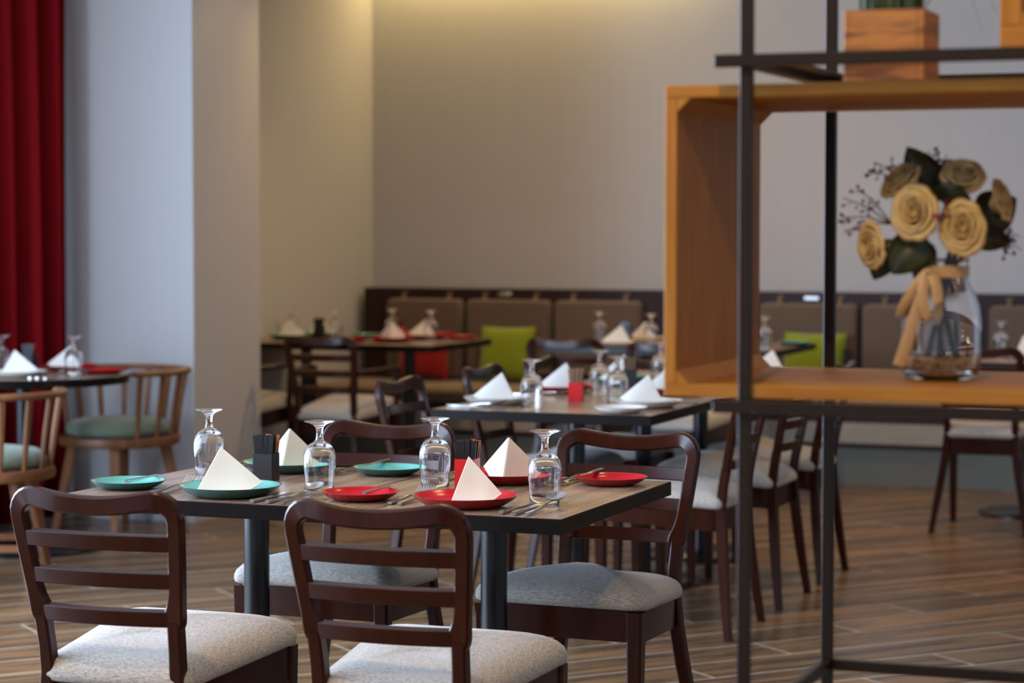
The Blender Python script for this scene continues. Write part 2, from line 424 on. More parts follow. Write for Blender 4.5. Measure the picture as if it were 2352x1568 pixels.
# ------------------------------------------------------------------ barrel spindle chairs
def make_barrel():
    t = empty('barrel_chair')
    W = M['brown_wood']; n = 48; rs = 0.245
    def circ(r, z, k=n): return [(r * math.cos(2 * PI * i / k), r * math.sin(2 * PI * i / k), z) for i in range(k)]
    B().rings([circ(rs - 0.012, 0.400), circ(rs, 0.405), circ(rs + 0.004, 0.425), circ(rs, 0.442), circ(rs - 0.01, 0.446)]).out('seat_frame', W, t)
    B().rings([circ(0.190, 0.448), circ(0.213, 0.456), circ(0.219, 0.474), circ(0.212, 0.494), circ(0.185, 0.512), circ(0.12, 0.522), circ(0.05, 0.525)]).out('cushion', M['green_cushion'], t, 60)
    for a in (45, 135, 225, 315):
        ca, sa = math.cos(R(a)), math.sin(R(a))
        B().sweep([((0.265 * ca, 0.265 * sa, 0.0), (-sa, ca, 0), (ca, sa, 0), 0.015, 0.015), ((0.215 * ca, 0.215 * sa, 0.25), (-sa, ca, 0), (ca, sa, 0), 0.020, 0.020),
                   ((0.185 * ca, 0.185 * sa, 0.402), (-sa, ca, 0), (ca, sa, 0), 0.024, 0.024)], 0.3).out('leg', W, t)
    for a0, a1 in ((45, 135), (225, 315), (135, 225), (315, 45)):
        p = [(0.236 * math.cos(R(a)), 0.236 * math.sin(R(a)), 0.145) for a in (a0, a1)]
        d = (Vector(p[1]) - Vector(p[0])).normalized()
        B().sweep([(p[0], d.cross(Vector((0, 0, 1))), (0, 0, 1), 0.008, 0.014), (p[1], d.cross(Vector((0, 0, 1))), (0, 0, 1), 0.008, 0.014)]).out('stretcher', W, t)
    angs = [-205 + 25.8 * k for k in range(9)]; angs = [-90 + (k - 5) * 22.5 for k in range(11)]
    for a in angs:
        ca, sa = math.cos(R(a)), math.sin(R(a))
        B().sweep([((0.232 * ca, 0.232 * sa, 0.442), (-sa, ca, 0), (ca, sa, 0), 0.0075, 0.0075), ((0.250 * ca, 0.250 * sa, 0.58), (-sa, ca, 0), (ca, sa, 0), 0.0105, 0.009),
                   ((0.272 * ca, 0.272 * sa, 0.722), (-sa, ca, 0), (ca, sa, 0), 0.012, 0.009)], 0.4).out('spindle', W, t)
    fr = []
    for k in range(41):
        a = R(-90 + (k - 20) * 6.2); ca, sa = math.cos(a), math.sin(a)
        e = 1.0 if 0 < k < 40 else 0.6
        fr.append(((0.275 * ca, 0.275 * sa, 0.733), (ca, sa, 0), (0, 0, 1), 0.021 * e, 0.013 * e))
    B().sweep(fr, 0.6).out('arm_rail', W, t)
    return t
barrel = Proto(make_barrel)
o = barrel((-5.385, 9.035, 0), math.atan2(-0.58, -0.20) - PI / 2, 'brown spindle barrel chair with sage cushion standing by the pillar, behind the round table', 'chair', 'barrel chairs at the round table')
o.scale = (1.1, 1.1, 1.0)
o = barrel((-5.135, 7.62, 0), math.atan2(0.86, -0.365) - PI / 2, 'brown spindle barrel chair with its back to us at the left edge of the photo', 'chair', 'barrel chairs at the round table')
o.scale = (1.06, 1.06, 1.0)

# ------------------------------------------------------------------ tables
def make_table(w, d, th=0.034):
    t = empty('dining_table')
    b = B(); b.mi = 1
    b.box((0, 0, 0.75 - th / 2 - 0.0005), (w, d, th), 0, 0.0012)
    b.mi = 0
    v = [b.bm.verts.new((x, y, 0.75)) for x, y in ((-w / 2 + 0.002, -d / 2 + 0.002), (w / 2 - 0.002, -d / 2 + 0.002), (w / 2 - 0.002, d / 2 - 0.002), (-w / 2 + 0.002, d / 2 - 0.002))]
    b.face(v); o = b.out('tabletop', [M['tabletop'], M['edge']], t, 30)
    pedestal(t, 0.0315, 0.23); return t
def pedestal(t, r, rb):
    B().lathe([(r, 0.022), (r, 0.712)], 32).out('pole', M['pole'], t)
    B().box((0, 0, 0.7115), (0.30, 0.30, 0.006)).out('top_bracket', M['pole'], t)
    B().lathe([(rb, 0.0), (rb, 0.012), (rb - 0.012, 0.020), (0.05, 0.026), (0.035, 0.030)], 48).out('base', M['pole'], t)
front_table = Proto(lambda: make_table(0.629, 0.802)); mid_table = Proto(lambda: make_table(0.80, 0.778)); rear_table = Proto(lambda: make_table(0.630, 0.86))
front_table((-2.6255, 5.054, 0), 0, 'walnut topped table with black edge carrying the teal plates, left of the front pair', 'table', 'front tables pushed together')
front_table((-1.9955, 5.054, 0), 0, 'walnut topped table with black edge carrying the red plates, right of the front pair', 'table', 'front tables pushed together')
for y, d in ((7.712, 'nearest of the middle row'), (8.491, 'second of the middle row'), (9.270, 'farthest of the middle row')):
    mid_table((-2.73, y, 0), 0, 'dark edged walnut table with a black pole, %s of tables' % d, 'table', 'middle tables in a row')
GT = 'tables along the bench'
rear_table((-5.7225, 11.625, 0), 0, 'dark edged table behind the pillar with a teal setting, by the side wall', 'table', GT)
rear_table((-5.0905, 11.625, 0), 0, 'dark edged table with red plates in front of the red pillow, rear left', 'table', GT)
rear_table((-3.91, 11.85, 0), 0, 'dark edged bench table carrying the cream plate', 'table', GT)
rear_table((-3.279, 11.85, 0), 0, 'dark edged bench table partly behind the wooden box shelf, with a teal side plate', 'table', GT)
rear_table((-1.665, 11.21, 0), 0, 'dark edged table at the far right behind the flower vase', 'table', GT)
def make_round():
    t = empty('round_table'); r = 0.45
    b = B(); b.mi = 1
    b.lathe([(r - 0.002, 0.714), (r, 0.716), (r, 0.7475), (r - 0.002, 0.7495)], 72)
    b.mi = 0
    b.face([b.bm.verts.new(((r - 0.003) * math.cos(2 * PI * i / 72), (r - 0.003) * math.sin(2 * PI * i / 72), 0.75)) for i in range(72)])
    b.out('tabletop', [M['tabletop'], M['edge']], t, 30)
    pedestal(t, 0.034, 0.34); return t
tag(place(make_round(), (-5.50, 8.44, 0)), 'round walnut table with a thick black edge by the red curtain', 'table')

# ------------------------------------------------------------------ tableware
def make_plate(R_, kind, name='dinner_plate'):
    def f():
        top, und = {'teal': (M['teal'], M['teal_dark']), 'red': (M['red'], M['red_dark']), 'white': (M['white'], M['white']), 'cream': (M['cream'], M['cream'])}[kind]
        rim = M['rim'] if kind in ('teal', 'red') else und
        h = 0.026 if R_ > 0.1 else 0.020
        b = B()
        pr = [(0.58 * R_, 0.0), (0.62 * R_, 0.0005), (0.74 * R_, 0.0035), (0.88 * R_, h * 0.50), (0.97 * R_, h * 0.86), (0.992 * R_, h * 0.965)]
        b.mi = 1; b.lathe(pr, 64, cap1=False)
        b.mi = 2; b.lathe([(0.992 * R_, h * 0.965), (1.0 * R_, h * 0.995), (0.99 * R_, h), (0.972 * R_, h * 0.975)], 64, cap0=False, cap1=False)
        b.mi = 0; b.lathe([(0.972 * R_, h * 0.975), (0.90 * R_, h * 0.70), (0.78 * R_, h * 0.40), (0.66 * R_, 0.0062), (0.56 * R_, 0.0050), (0.2 * R_, 0.0046), (0.01, 0.0046)], 64, cap0=False)
        bmesh.ops.remove_doubles(b.bm, verts=b.bm.verts[:], dist=1e-5)
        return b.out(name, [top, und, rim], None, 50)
    return f
P = {}
for k in ('teal', 'red', 'white', 'cream'):
    P[k] = Proto(make_plate(0.121, k)); P[k + '_s'] = Proto(make_plate(0.091, k, 'side_plate'))
def plate(kind, x, y, label, group, z=0.7505):
    return P[kind]((x, y, z), random.uniform(0, 6), label, 'plate', group)

def make_goblet():
    t = empty('goblet'); n = 48
    out = [(0.0335, 0.0), (0.0355, 0.020), (0.0378, 0.045), (0.0392, 0.066), (0.0388, 0.082), (0.0350, 0.097), (0.0270, 0.108), (0.0165, 0.1145), (0.0104, 0.120)]
    stem = [(0.0104, 0.120), (0.0086, 0.127), (0.0080, 0.136), (0.0086, 0.145), (0.0108, 0.151)]
    foot = [(0.0108, 0.151), (0.0160, 0.1565), (0.0250, 0.1606), (0.0345, 0.1630), (0.0368, 0.1645), (0.0360, 0.1658), (0.026, 0.1664), (0.012, 0.1655), (0.0015, 0.165)]
    inn = [(0.0012, 0.1085), (0.0120, 0.1065), (0.0230, 0.1020), (0.0318, 0.0925), (0.0360, 0.0800), (0.0368, 0.0660), (0.0356, 0.045), (0.0334, 0.020), (0.0318, 0.0006), (0.0325, 0.0)]
    for name, prof in (('bowl', inn + out), ('stem', stem), ('foot', foot)):
        b = B(); vr = [[b.bm.verts.new((r * math.cos(2 * PI * i / n), r * math.sin(2 * PI * i / n), z)) for i in range(n)] for r, z in prof]
        for p, q in zip(vr[:-1], vr[1:]):
            for i in range(n):
                j = (i + 1) % n; b.face((p[i], p[j], q[j], q[i]))
        if name == 'bowl': b.face(vr[0][::-1])
        if name == 'foot': b.face(vr[-1])
        b.raw = True
        b.out(name, M['glass'], t, 60)
    return t
goblet_ = Proto(make_goblet)
def goblet(x, y, label, group, z=0.7503): return goblet_((x, y, z), random.uniform(0, 6), label, 'glass', group)

def make_napkin(v):
    def f():
        b = B(); th = 0.0022
        A = Vector((0.0, 0.010, 0.102)); F = Vector((0.0, -0.050, 0.0))
        Lc, Rc = Vector((-0.070, 0.040, 0.026)), Vector((0.070, 0.040, 0.026))
        Lb, Rb = Vector((-0.046, 0.012, 0.001)), Vector((0.046, 0.012, 0.001))
        if v:
            A = Vector((-0.006, 0.014, 0.104)); F = Vector((-0.062, -0.022, 0.0))
            Rb = Vector((0.050, -0.042, 0.001)); Rc = Vector((0.094, -0.020, 0.024)); Lb = Vector((-0.026, 0.034, 0.001)); Lc = Vector((-0.004, 0.066, 0.026))
        if v == 2:
            for q in (A, F, Rb, Rc, Lb, Lc): q.x = -q.x
        n = 8
        for k, (C, Bm) in enumerate(((Lc, Lb), (Rc, Rb))):
            nrm = (A - F).cross(C - F).normalized()
            if nrm.z > 0 and nrm.y > 0.2: nrm = -nrm
            def S(u, w, off=0.0, C=C, Bm=Bm, nrm=nrm):
                lo = F.lerp(Bm, min(1, u * 1.0)) if u < 0.7 else F.lerp(Bm, 1).lerp(C, (u - 0.7) / 0.3)
                if u < 0.7: lo = F.lerp(Bm, u / 0.7)
                hi = A.lerp(C, max(0, u - 0.0)) if u > 0 else A
                q = lo.lerp(hi, w)
                return q + nrm * (off + 0.004 * math.sin(PI * u) * math.sin(PI * w))
            b.grid(lambda u, w: S(u, w, th), n, n); b.grid(lambda u, w: S(u, w, -th), n, n, True)
            for e in range(2):
                b.grid(lambda u, w: S(u, float(e), th * (2 * w - 1)), n, 1)
            b.grid(lambda u, w: S(0.0, u, th * (2 * w - 1)), n, 1); b.grid(lambda u, w: S(1.0, u, th * (2 * w - 1)), n, 1)
        bmesh.ops.remove_doubles(b.bm, verts=b.bm.verts[:], dist=2e-4)
        return b.out('napkin', M['napkin'], None, 45)
    return f
NP = [Proto(make_napkin(0)), Proto(make_napkin(1)), Proto(make_napkin(2))]
def napkin(x, y, rz, label, group, v=0, z=0.7575): return NP[v]((x, y, z), R(rz), label, 'napkin', group)

def flat(b, pts, ch=0.5):
    """sweep along local +Y; pts = (y, z, half width, half thickness)"""
    b.sweep([((0, y, z), (1, 0, 0), (0, 0, 1), w, h) for y, z, w, h in pts], ch); return b
def two(name, parts):
    t = empty(name)
    for n, b in parts: b.out(n, M['steel'], t, 40)
    return t
def make_knife(L=0.225):
    h = flat(B(), [(0, .005, .0058, .0036), (.004, .005, .0068, .0042), (.06, .0045, .0052, .0034), (.098, .004, .0046, .003)])
    k = flat(B(), [(.098, .004, .0045, .0024), (.108, .004, .0075, .0012), (.15, .004, .0092, .001), (.19, .004, .0085, .0009), (L - .012, .004, .005, .0008), (L, .004, .0012, .0006)])
    return two('table_knife', (('handle', h), ('blade', k)))
def make_butter():
    h = flat(B(), [(0, .004, .0052, .0030), (.004, .004, .0062, .0038), (.05, .004, .0050, .0032), (.085, .004, .0042, .0026)])
    k = flat(B(), [(.085, .004, .004, .0022), (.095, .004, .006, .001), (.13, .004, .0075, .0009), (.155, .004, .0065, .0008), (.17, .004, .001, .0006)])
    return two('butter_knife', (('handle', h), ('blade', k)))
def make_fork():
    h = flat(B(), [(0, .004, .0056, .0028), (.004, .004, .0064, .0034), (.07, .005, .0046, .0026), (.115, .0085, .0028, .0018)])
    b = flat(B(), [(.115, .0085, .0027, .0017), (.135, .008, .004, .0013), (.150, .005, .0108, .0012), (.162, .0045, .0115, .0012)])
    for k in range(4):
        x = (k - 1.5) * 0.0062
        b.sweep([((x, .158, .0045), (1, 0, 0), (0, 0, 1), .0018, .0011), ((x, .175, .0075), (1, 0, 0), (0, 0, 1), .0017, .001), ((x, .192, .0155), (1, 0, 0), (0, 0, 1), .0014, .0009), ((x, .202, .0235), (1, 0, 0), (0, 0, 1), .0008, .0006)], 0.3)
    return two('fork', (('handle', h), ('tines', b)))
def make_spoon():
    h = flat(B(), [(0, .004, .0056, .0028), (.004, .004, .0064, .0034), (.07, .006, .0048, .0026), (.125, .013, .0034, .0022), (.158, .0150, .0040, .0018), (.170, .0150, .0060, .0014)])
    b = B()
    def S(off):
        def f(u, v):
            r = max(v, 0.02); a = 2 * PI * u
            x = 0.0225 * r * math.cos(a); y = 0.198 + 0.035 * r * math.sin(a)
            return (x, y, 0.008 + off + 0.0085 * r * r + 0.16 * (y - 0.165))
        return f
    b.grid(S(0.0), 28, 8, True); b.grid(S(0.0014), 28, 8)
    bmesh.ops.remove_doubles(b.bm, verts=b.bm.verts[:], dist=1e-5)
    return two('spoon', (('handle', h), ('bowl', b)))
KN, BK, FK, SP = Proto(make_knife), Proto(make_butter), Proto(make_fork), Proto(make_spoon)
TZ = 0.7505

def make_caddy(kind):
    def f():
        t = empty('sachet_box'); w, h, k = 0.050, 0.069, 0.003
        b = B()
        for sx in (-1, 1):
            b.box((sx * (w / 2 - k / 2), 0, h / 2), (k, w, h)); b.box((0, sx * (w / 2 - k / 2), h / 2), (w - 2 * k, k, h))
        b.box((0, 0, k / 2), (w - 2 * k, w - 2 * k, k))
        b.out('box', M[kind + '_box'], t, 30); return t
    return f
CB = {'red': Proto(make_caddy('red')), 'black': Proto(make_caddy('black'))}
def make_sachet(mn, w=0.0125, L=0.108, th=0.003):
    def f():
        b = B()
        b.sweep([((0, 0, 0), (1, 0, 0), (0, 1, 0), w / 2, 0.0006), ((0, 0, 0.006), (1, 0, 0), (0, 1, 0), w / 2, th / 2), ((0, 0, L - 0.008), (1, 0, 0), (0, 1, 0), w / 2, th / 2), ((0, 0, L - 0.003), (1, 0, 0), (0, 1, 0), w / 2, 0.0006), ((0, 0, L), (1, 0, 0), (0, 1, 0), w / 2, 0.0006)], 0.3)
        return b.out('sugar_sachet' if mn != 'stick' else 'stir_stick', M[mn], None, 30)
    return f
SA = {'sachet_black': Proto(make_sachet('sachet_black')), 'sachet_orange': Proto(make_sachet('sachet_orange')), 'stick': Proto(make_sachet('stick', 0.0065, 0.112, 0.0022))}
def caddy(x, y, rz, kind, where, fill):
    CB[kind]((x, y, TZ), R(rz), '%s box of %s %s' % ('small ' + kind, 'sugar sachets' if fill[0][0] != 'stick' else 'wooden stir sticks', where), 'box')
    rnd = random.Random(int(x * 1000))
    ca, sa = math.cos(R(rz)), math.sin(R(rz))
    nn = sum(c for _, c in fill); i = 0; cols = 4
    seq = []
    for m, c in fill: seq += [m] * c
    for m in seq:
        gx = (i % cols - 1.5) / 1.5; gy = (i // cols - 1.0) / 1.0
        lx, ly = gx * 0.0120, gy * 0.0135
        o = SA[m]((0, 0, 0), 0, 'thin %s standing in the %s box %s' % ({'sachet_black': 'black sugar sachet', 'sachet_orange': 'orange brown sugar sachet', 'stick': 'wooden stir stick'}[m], kind, where),
                  'sachet' if m != 'stick' else 'stick', 'sachets in the %s box %s' % (kind, where))
        o.location = (x + ca * lx - sa * ly, y + sa * lx + ca * ly, TZ + 0.0045 + rnd.uniform(0, 0.004))
        o.rotation_euler = (R(-gy * 4 + rnd.uniform(-0.6, 0.6)), R(gx * 5.5 + rnd.uniform(-0.6, 0.6)), R(rz + rnd.uniform(-6, 6)))
        i += 1

# --- front tables
G1, G2, G3 = 'plates on the front tables', 'napkins on the front tables', 'goblets on the front tables'
plate('teal', -2.555, 4.785, 'large teal plate under the cream napkin at the near side of the front table', G1)
plate('teal_s', -2.858, 4.835, 'small teal plate at the near left corner of the front table', G1)
plate('teal', -2.672, 5.325, 'large teal plate behind the black sachet box on the front table', G1)
plate('teal_s', -2.400, 5.345, 'small teal plate at the far side of the front table beside the seam', G1)
plate('red_s', -2.238, 4.825, 'small red plate right behind the near chair back on the front table', G1)
plate('red', -1.965, 4.800, 'large red plate under a napkin at the near side of the front table', G1)
plate('red', -2.055, 5.290, 'large red plate at the far side of the front table behind the red box', G1)
plate('red_s', -1.800, 5.335, 'small red plate at the far right corner of the front table', G1)
napkin(-2.574, 4.788, 24, 'cream folded napkin on the near teal plate of the front table', G2, 1)
napkin(-2.668, 5.315, 6, 'pale folded napkin on the far teal plate of the front table', G2, 0)
napkin(-1.948, 4.792, 22, 'folded napkin on the near red plate of the front table', G2, 1).scale = (0.74, 1, 1)
napkin(-2.050, 5.285, 8, 'folded napkin with a sharp front ridge on the far red plate of the front table', G2, 0)
goblet(-2.828, 5.185, 'upside down goblet at the left edge of the front table', G3)
goblet(-2.411, 4.968, 'upside down goblet right of the near teal plate, in front of the seam', G3)
goblet(-2.188, 5.150, 'upside down goblet between the teal side plate and the red box', G3)
goblet(-1.820, 4.925, 'upside down goblet by the spoon at the right of the front table', G3)
caddy(-2.622, 5.100, 4, 'black', 'on the teal front table', [('sachet_black', 9), ('sachet_orange', 3)])
caddy(-2.105, 5.155, 6, 'red', 'on the red front table', [('sachet_black', 9), ('sachet_orange', 3)])
GC = 'cutlery on the front tables'
def cut(p, x, y, rz, label, cat, z=TZ, rx=0.0):
    o = p((x, y, z), R(rz), label, cat, GC); o.rotation_euler = (R(rx), 0, R(rz)); return o
cut(KN, -2.437, 4.668, 2, 'steel knife nearest to the right of the near teal plate', 'knife')
cut(KN, -2.398, 4.668, 1, 'second steel knife to the right of the near teal plate', 'knife')
cut(SP, -2.360, 4.662, 4, 'steel spoon right of the near teal plate, its bowl behind the goblet', 'spoon')
cut(FK, -2.742, 4.745, 2, 'steel fork by the small near teal plate, outer of two', 'fork')
cut(FK, -2.708, 4.735, 1, 'steel fork left of the near teal plate, inner of two', 'fork')
cut(KN, -1.832, 4.680, 2, 'steel knife nearest to the right of the near red plate', 'knife')
cut(KN, -1.800, 4.676, 2, 'second steel knife right of the near red plate, beside the spoon', 'knife')
cut(SP, -1.770, 4.676, 1, 'steel spoon with shiny bowl at the near right corner of the front table', 'spoon')
cut(FK, -2.132, 4.755, 1, 'steel fork left of the near red plate, outer of two', 'fork')
cut(FK, -2.108, 4.755, 1, 'steel fork left of the near red plate, inner of two', 'fork')
cut(FK, -2.530, 5.445, 180, 'steel fork between the two far teal plates, left of two', 'fork')
cut(FK, -2.508, 5.445, 180, 'steel fork between the two far teal plates, right of two', 'fork')
cut(KN, -2.822, 5.448, 179, 'steel knife left of the far teal plate, nearest the plate', 'knife')
cut(SP, -2.862, 5.445, 182, 'steel spoon at the far left corner of the front table', 'spoon')
cut(FK, -1.920, 5.440, 178, 'steel fork between the two far red plates, left of two', 'fork')
cut(FK, -1.897, 5.440, 178, 'steel fork between the two far red plates, right of two', 'fork')
cut(KN, -2.205, 5.445, 180, 'steel knife left of the far red plate, nearest the plate', 'knife')
cut(SP, -2.245, 5.445, 180, 'steel spoon behind the goblet beside the seam at the far side', 'spoon')
zb = TZ + 0.0204
cut(BK, -2.820, 4.762, 3, 'butter knife lying across the small near teal plate', 'knife', zb)
cut(BK, -2.195, 4.752, 2, 'butter knife lying across the small near red plate', 'knife', zb)
cut(BK, -2.448, 5.455, 180, 'butter knife lying across the small far teal plate', 'knife', zb)
cut(BK, -1.858, 5.445, 180, 'butter knife lying across the small far red plate', 'knife', zb)

# --- middle tables
G4, G5, G6 = 'plates on the middle tables', 'napkins on the middle tables', 'goblets on the middle tables'
plate('white', -2.995, 7.615, 'white plate at the near left of the middle tables', G4)
plate('white', -2.455, 7.690, 'white plate at the near right of the middle tables, under a napkin', G4)
plate('white_s', -2.470, 7.425, 'small white plate at the near right corner of the middle tables', G4)
plate('red', -2.985, 8.265, 'red plate behind the red stick box on the middle tables', G4)
plate('red', -2.560, 8.330, 'red plate behind the goblets on the middle tables', G4)
plate('teal', -2.955, 8.880, 'teal plate at the far left of the middle tables', G4)
plate('white', -2.475, 9.450, 'white plate at the far end of the middle tables behind the box shelf', G4)
napkin(-2.985, 7.615, 18, 'white folded napkin on the near left plate of the middle tables', G5, 2)
napkin(-2.462, 7.690, 18, 'white folded napkin on the near right plate of the middle tables', G5, 2)
napkin(-2.975, 8.265, 18, 'white folded napkin on the red plate of the middle tables', G5, 2)
napkin(-2.570, 8.330, 18, 'white folded napkin behind the goblets on the middle tables', G5, 2)
napkin(-2.945, 8.880, 18, 'white folded napkin on the far teal plate of the middle tables', G5, 2)
napkin(-2.475, 9.450, 18, 'white folded napkin peeking over the box shelf bottom board', G5, 2)
goblet(-2.838, 7.545, 'upside down goblet at the near left of the middle tables beside the salt shaker', G6)
goblet(-2.622, 7.845, 'upside down goblet behind the small white plate on the middle tables', G6)
goblet(-2.812, 8.205, 'upside down goblet right of the red stick box on the middle tables', G6)
goblet(-2.79, 8.90, 'upside down goblet next to the box shelf edge on the middle tables', G6)
caddy(-2.775, 7.835, 10, 'red', 'on the middle tables', [('stick', 12)])
caddy(-2.835, 8.640, 10, 'black', 'on the middle tables', [('stick', 4), ('sachet_black', 8)])
def make_shaker():
    t = empty('salt_shaker')
    B().lathe([(0.0125, 0.0), (0.0135, 0.004), (0.0128, 0.03), (0.0118, 0.045), (0.0108, 0.049)], 24).out('body', M['white'], t)
    B().lathe([(0.0112, 0.0492), (0.0112, 0.060), (0.008, 0.066), (0.002, 0.068)], 24).out('cap', M['steel'], t)
    return t
tag(place(make_shaker(), (-2.790, 7.492, TZ)), 'small white shaker beside the near left goblet of the middle tables', 'shaker')
GC = 'cutlery on the middle tables'
cut(SP, -3.115, 7.470, -98, 'steel spoon at the near left corner of the middle tables', 'spoon')
cut(KN, -3.115, 7.440, -92, 'steel knife along the near edge of the middle tables', 'knife')
cut(BK, -3.00, 7.36, -40, 'short steel knife lying slanted at the near edge of the middle tables', 'knife')
cut(FK, -2.34, 7.900, 90, 'steel fork at the right edge of the middle tables', 'fork')
cut(SP, -3.100, 8.055, -92, 'steel spoon in front of the red plate on the middle tables', 'spoon')

# --- round table
G7 = 'things on the round table'
plate('white', -5.405, 8.255, 'white plate at the near side of the round table', 'plates on the round table')
plate('red', -5.415, 8.690, 'red plate under a napkin on the round table', 'plates on the round table')
plate('red_s', -5.175, 8.560, 'small red plate at the right edge of the round table', 'plates on the round table')
napkin(-5.415, 8.255, 25, 'cream folded napkin on the white plate of the round table', 'napkins on the round table', 1)
napkin(-5.425, 8.690, 20, 'folded napkin on the red plate of the round table', 'napkins on the round table', 2)
goblet(-5.570, 8.385, 'upside down goblet at the left edge of the photo on the round table', 'goblets on the round table')
goblet(-5.245, 8.435, 'upside down goblet at the right of the round table', 'goblets on the round table')
caddy(-5.615, 8.67, 0, 'black', 'on the round table', [('sachet_black', 6), ('sachet_orange', 3)])
GC = 'cutlery on the round table'
for x, y, p, n, c in ((-5.275, 8.140, KN, 'knife nearest the white plate', 'knife'), (-5.245, 8.147, KN, 'middle knife of three pieces', 'knife'), (-5.213, 8.158, SP, 'rightmost piece', 'spoon')):
    cut(p, x, y, 8, 'steel %s, %s at the near edge of the round table' % (c, n), c)

# --- bench tables
G8, G9, G10 = 'plates on the bench tables', 'napkins on the bench tables', 'goblets on the bench tables'
plate('red', -5.165, 11.55, 'red plate in front of a napkin on the rear left table', G8)
plate('red', -5.110, 11.90, 'red plate at the bench side of the rear left table', G8)
plate('red_s', -4.905, 11.93, 'small red plate at the right corner of the rear left table', G8)
plate('red_s', -5.36, 11.45, 'small red plate behind the armchair back on the rear left table', G8)
plate('teal', -5.82, 11.62, 'teal plate on the rear left table by the pillar', G8)
plate('teal_s', -5.50, 11.95, 'small teal plate at the bench side of the rear left table', G8)
plate('teal', -5.78, 11.93, 'teal plate at the bench side near the side wall', G8)
napkin(-5.165, 11.55, 15, 'folded napkin on the near red plate of the rear left table', G9)
napkin(-5.115, 11.90, 20, 'pinkish folded napkin on the bench side red plate', G9, 2)
napkin(-5.825, 11.62, 20, 'folded napkin on the teal plate beside the pillar edge', G9, 1)
napkin(-5.79, 11.93, 20, 'folded napkin beside the black box on the rear left table', G9, 1)
goblet(-5.33, 11.93, 'dim upside down goblet behind the near red plate of the rear left table', G10)
goblet(-5.02, 11.76, 'upside down goblet at the right of the rear left table', G10)
goblet(-5.93, 11.86, 'faint upside down goblet beside the pillar on the rear left table', G10)
goblet(-5.52, 11.58, 'upside down goblet beside the black box on the rear left table', G10)
caddy(-5.705, 11.76, 0, 'black', 'on the rear left table', [('sachet_black', 8)])
caddy(-5.235, 11.80, 0, 'red', 'behind the rear left napkin', [('stick', 6), ('sachet_black', 2)])
plate('cream', -3.845, 11.55, 'cream plate on the bench table behind the middle tables', G8)
napkin(-3.845, 11.55, 20, 'cream folded napkin on the cream plate', G9, 2)
goblet(-4.09, 11.93, 'upside down goblet left of the cream plate on the bench table', G10)
goblet(-3.735, 11.74, 'upside down goblet left of the wooden box shelf on the bench table', G10)
caddy(-3.93, 11.92, 0, 'black', 'beside the cream plate', [('sachet_black', 8)])
napkin(-3.865, 12.05, 20, 'folded napkin behind the black box on the bench table', G9)
plate('cream', -3.865, 12.06, 'cream plate at the bench side behind the black box', G8)
goblet(-3.075, 11.60, 'upside down goblet seen through the box shelf beside its left board', G10)
plate('teal_s', -3.02, 12.02, 'small teal plate in front of a green pillow, seen through the box shelf', G8)
goblet(-1.835, 11.43, 'upside down goblet right of the flower vase on the far right table', G10)
plate('white', -1.70, 11.24, 'white plate at the right edge of the photo on the far right table', G8)
napkin(-1.70, 11.24, -40, 'white folded napkin at the right edge of the photo', G9)

# ------------------------------------------------------------------ bench along the back wall
def bench():
    t = empty('bench', (-3.0, 12.6, 0))
    x0, x1 = -5.985, 2.0
    def bx(name, m, ya, yb, za, zb, xa=x0, xb=x1, bev=0.0):
        b = B(); b.box(((xa + xb) / 2 + 3.0, (ya + yb) / 2 - 12.6, (za + zb) / 2), (xb - xa, yb - ya, zb - za), 0, bev); return b.out(name, m, t)
    bx('plinth', M['plinth'], 12.16, 13.1, 0.0, 0.20)
    bx('plinth_shadow_strip', M['bench_wood'], 12.14, 13.1, 0.201, 0.225)  # dark strip standing in for the shadow below the front board
    bx('front_board', M['fascia'], 12.12, 12.9, 0.226, 0.334)
    bx('seat_board', M['bench_wood'], 12.15, 12.9, 0.335, 0.365)
    w = (x1 - x0) / 6
    for k in range(6): bx('seat_cushion', M['bench_seat'], 12.16, 12.96, 0.366, 0.452, x0 + w * k + 0.004, x0 + w * (k + 1) - 0.004, 0.02)
    bx('back_panel', M['bench_wood'], 12.97, 13.13, 0.226, 1.004)
    return t
tag(bench(), 'long dark wood bench with tan seat cushions along the back wall', 'bench')
def rounded_slab(w, h, d, c=0.035, n=6):
    """upright slab, face towards -Y, centred"""
    def outl(i):
        p = []
        for sx, sz, a0 in ((1, -1, -90), (1, 1, 0), (-1, 1, 90), (-1, -1, 180)):
            for k in range(n + 1):
                a = R(a0 + 90 * k / n); p.append((sx * (w / 2 - c) + (c - i) * math.cos(a), sz * (h / 2 - c) + (c - i) * math.sin(a)))
        return p
    return [[(x, y, z) for x, z in outl(i)] for i, y in ((0.0, d / 2), (0.0, -d / 2 + 0.02), (0.004, -d / 2 + 0.008), (0.012, -d / 2 + 0.002), (0.022, -d / 2))]
def back_cushion(xa, xb, label):
    t = empty('back_cushion', ((xa + xb) / 2, 12.925, 0.70))
    w = xb - xa
    B().rings(rounded_slab(w, 0.484, 0.075)).out('pad', M['bench_fabric'], t, 40)
    for s in (-1, 1):
        b = B()
        b.sweep([((s * w * 0.31, -0.012, 0.225), (1, 0, 0), (0, 1, 0), 0.014, 0.002), ((s * w * 0.31, 0.034, 0.262), (1, 0, 0), (0, 1, 0.2), 0.014, 0.002), ((s * w * 0.31, 0.040, 0.285), (1, 0, 0), (0, 1, 0), 0.014, 0.002)])
        b.box((s * w * 0.31 + 0.004, 0.036, 0.283), (0.040, 0.006, 0.012)); b.out('strap', M['strap'], t)
    tag(t, label, 'cushion', 'back cushions strapped to the bench')
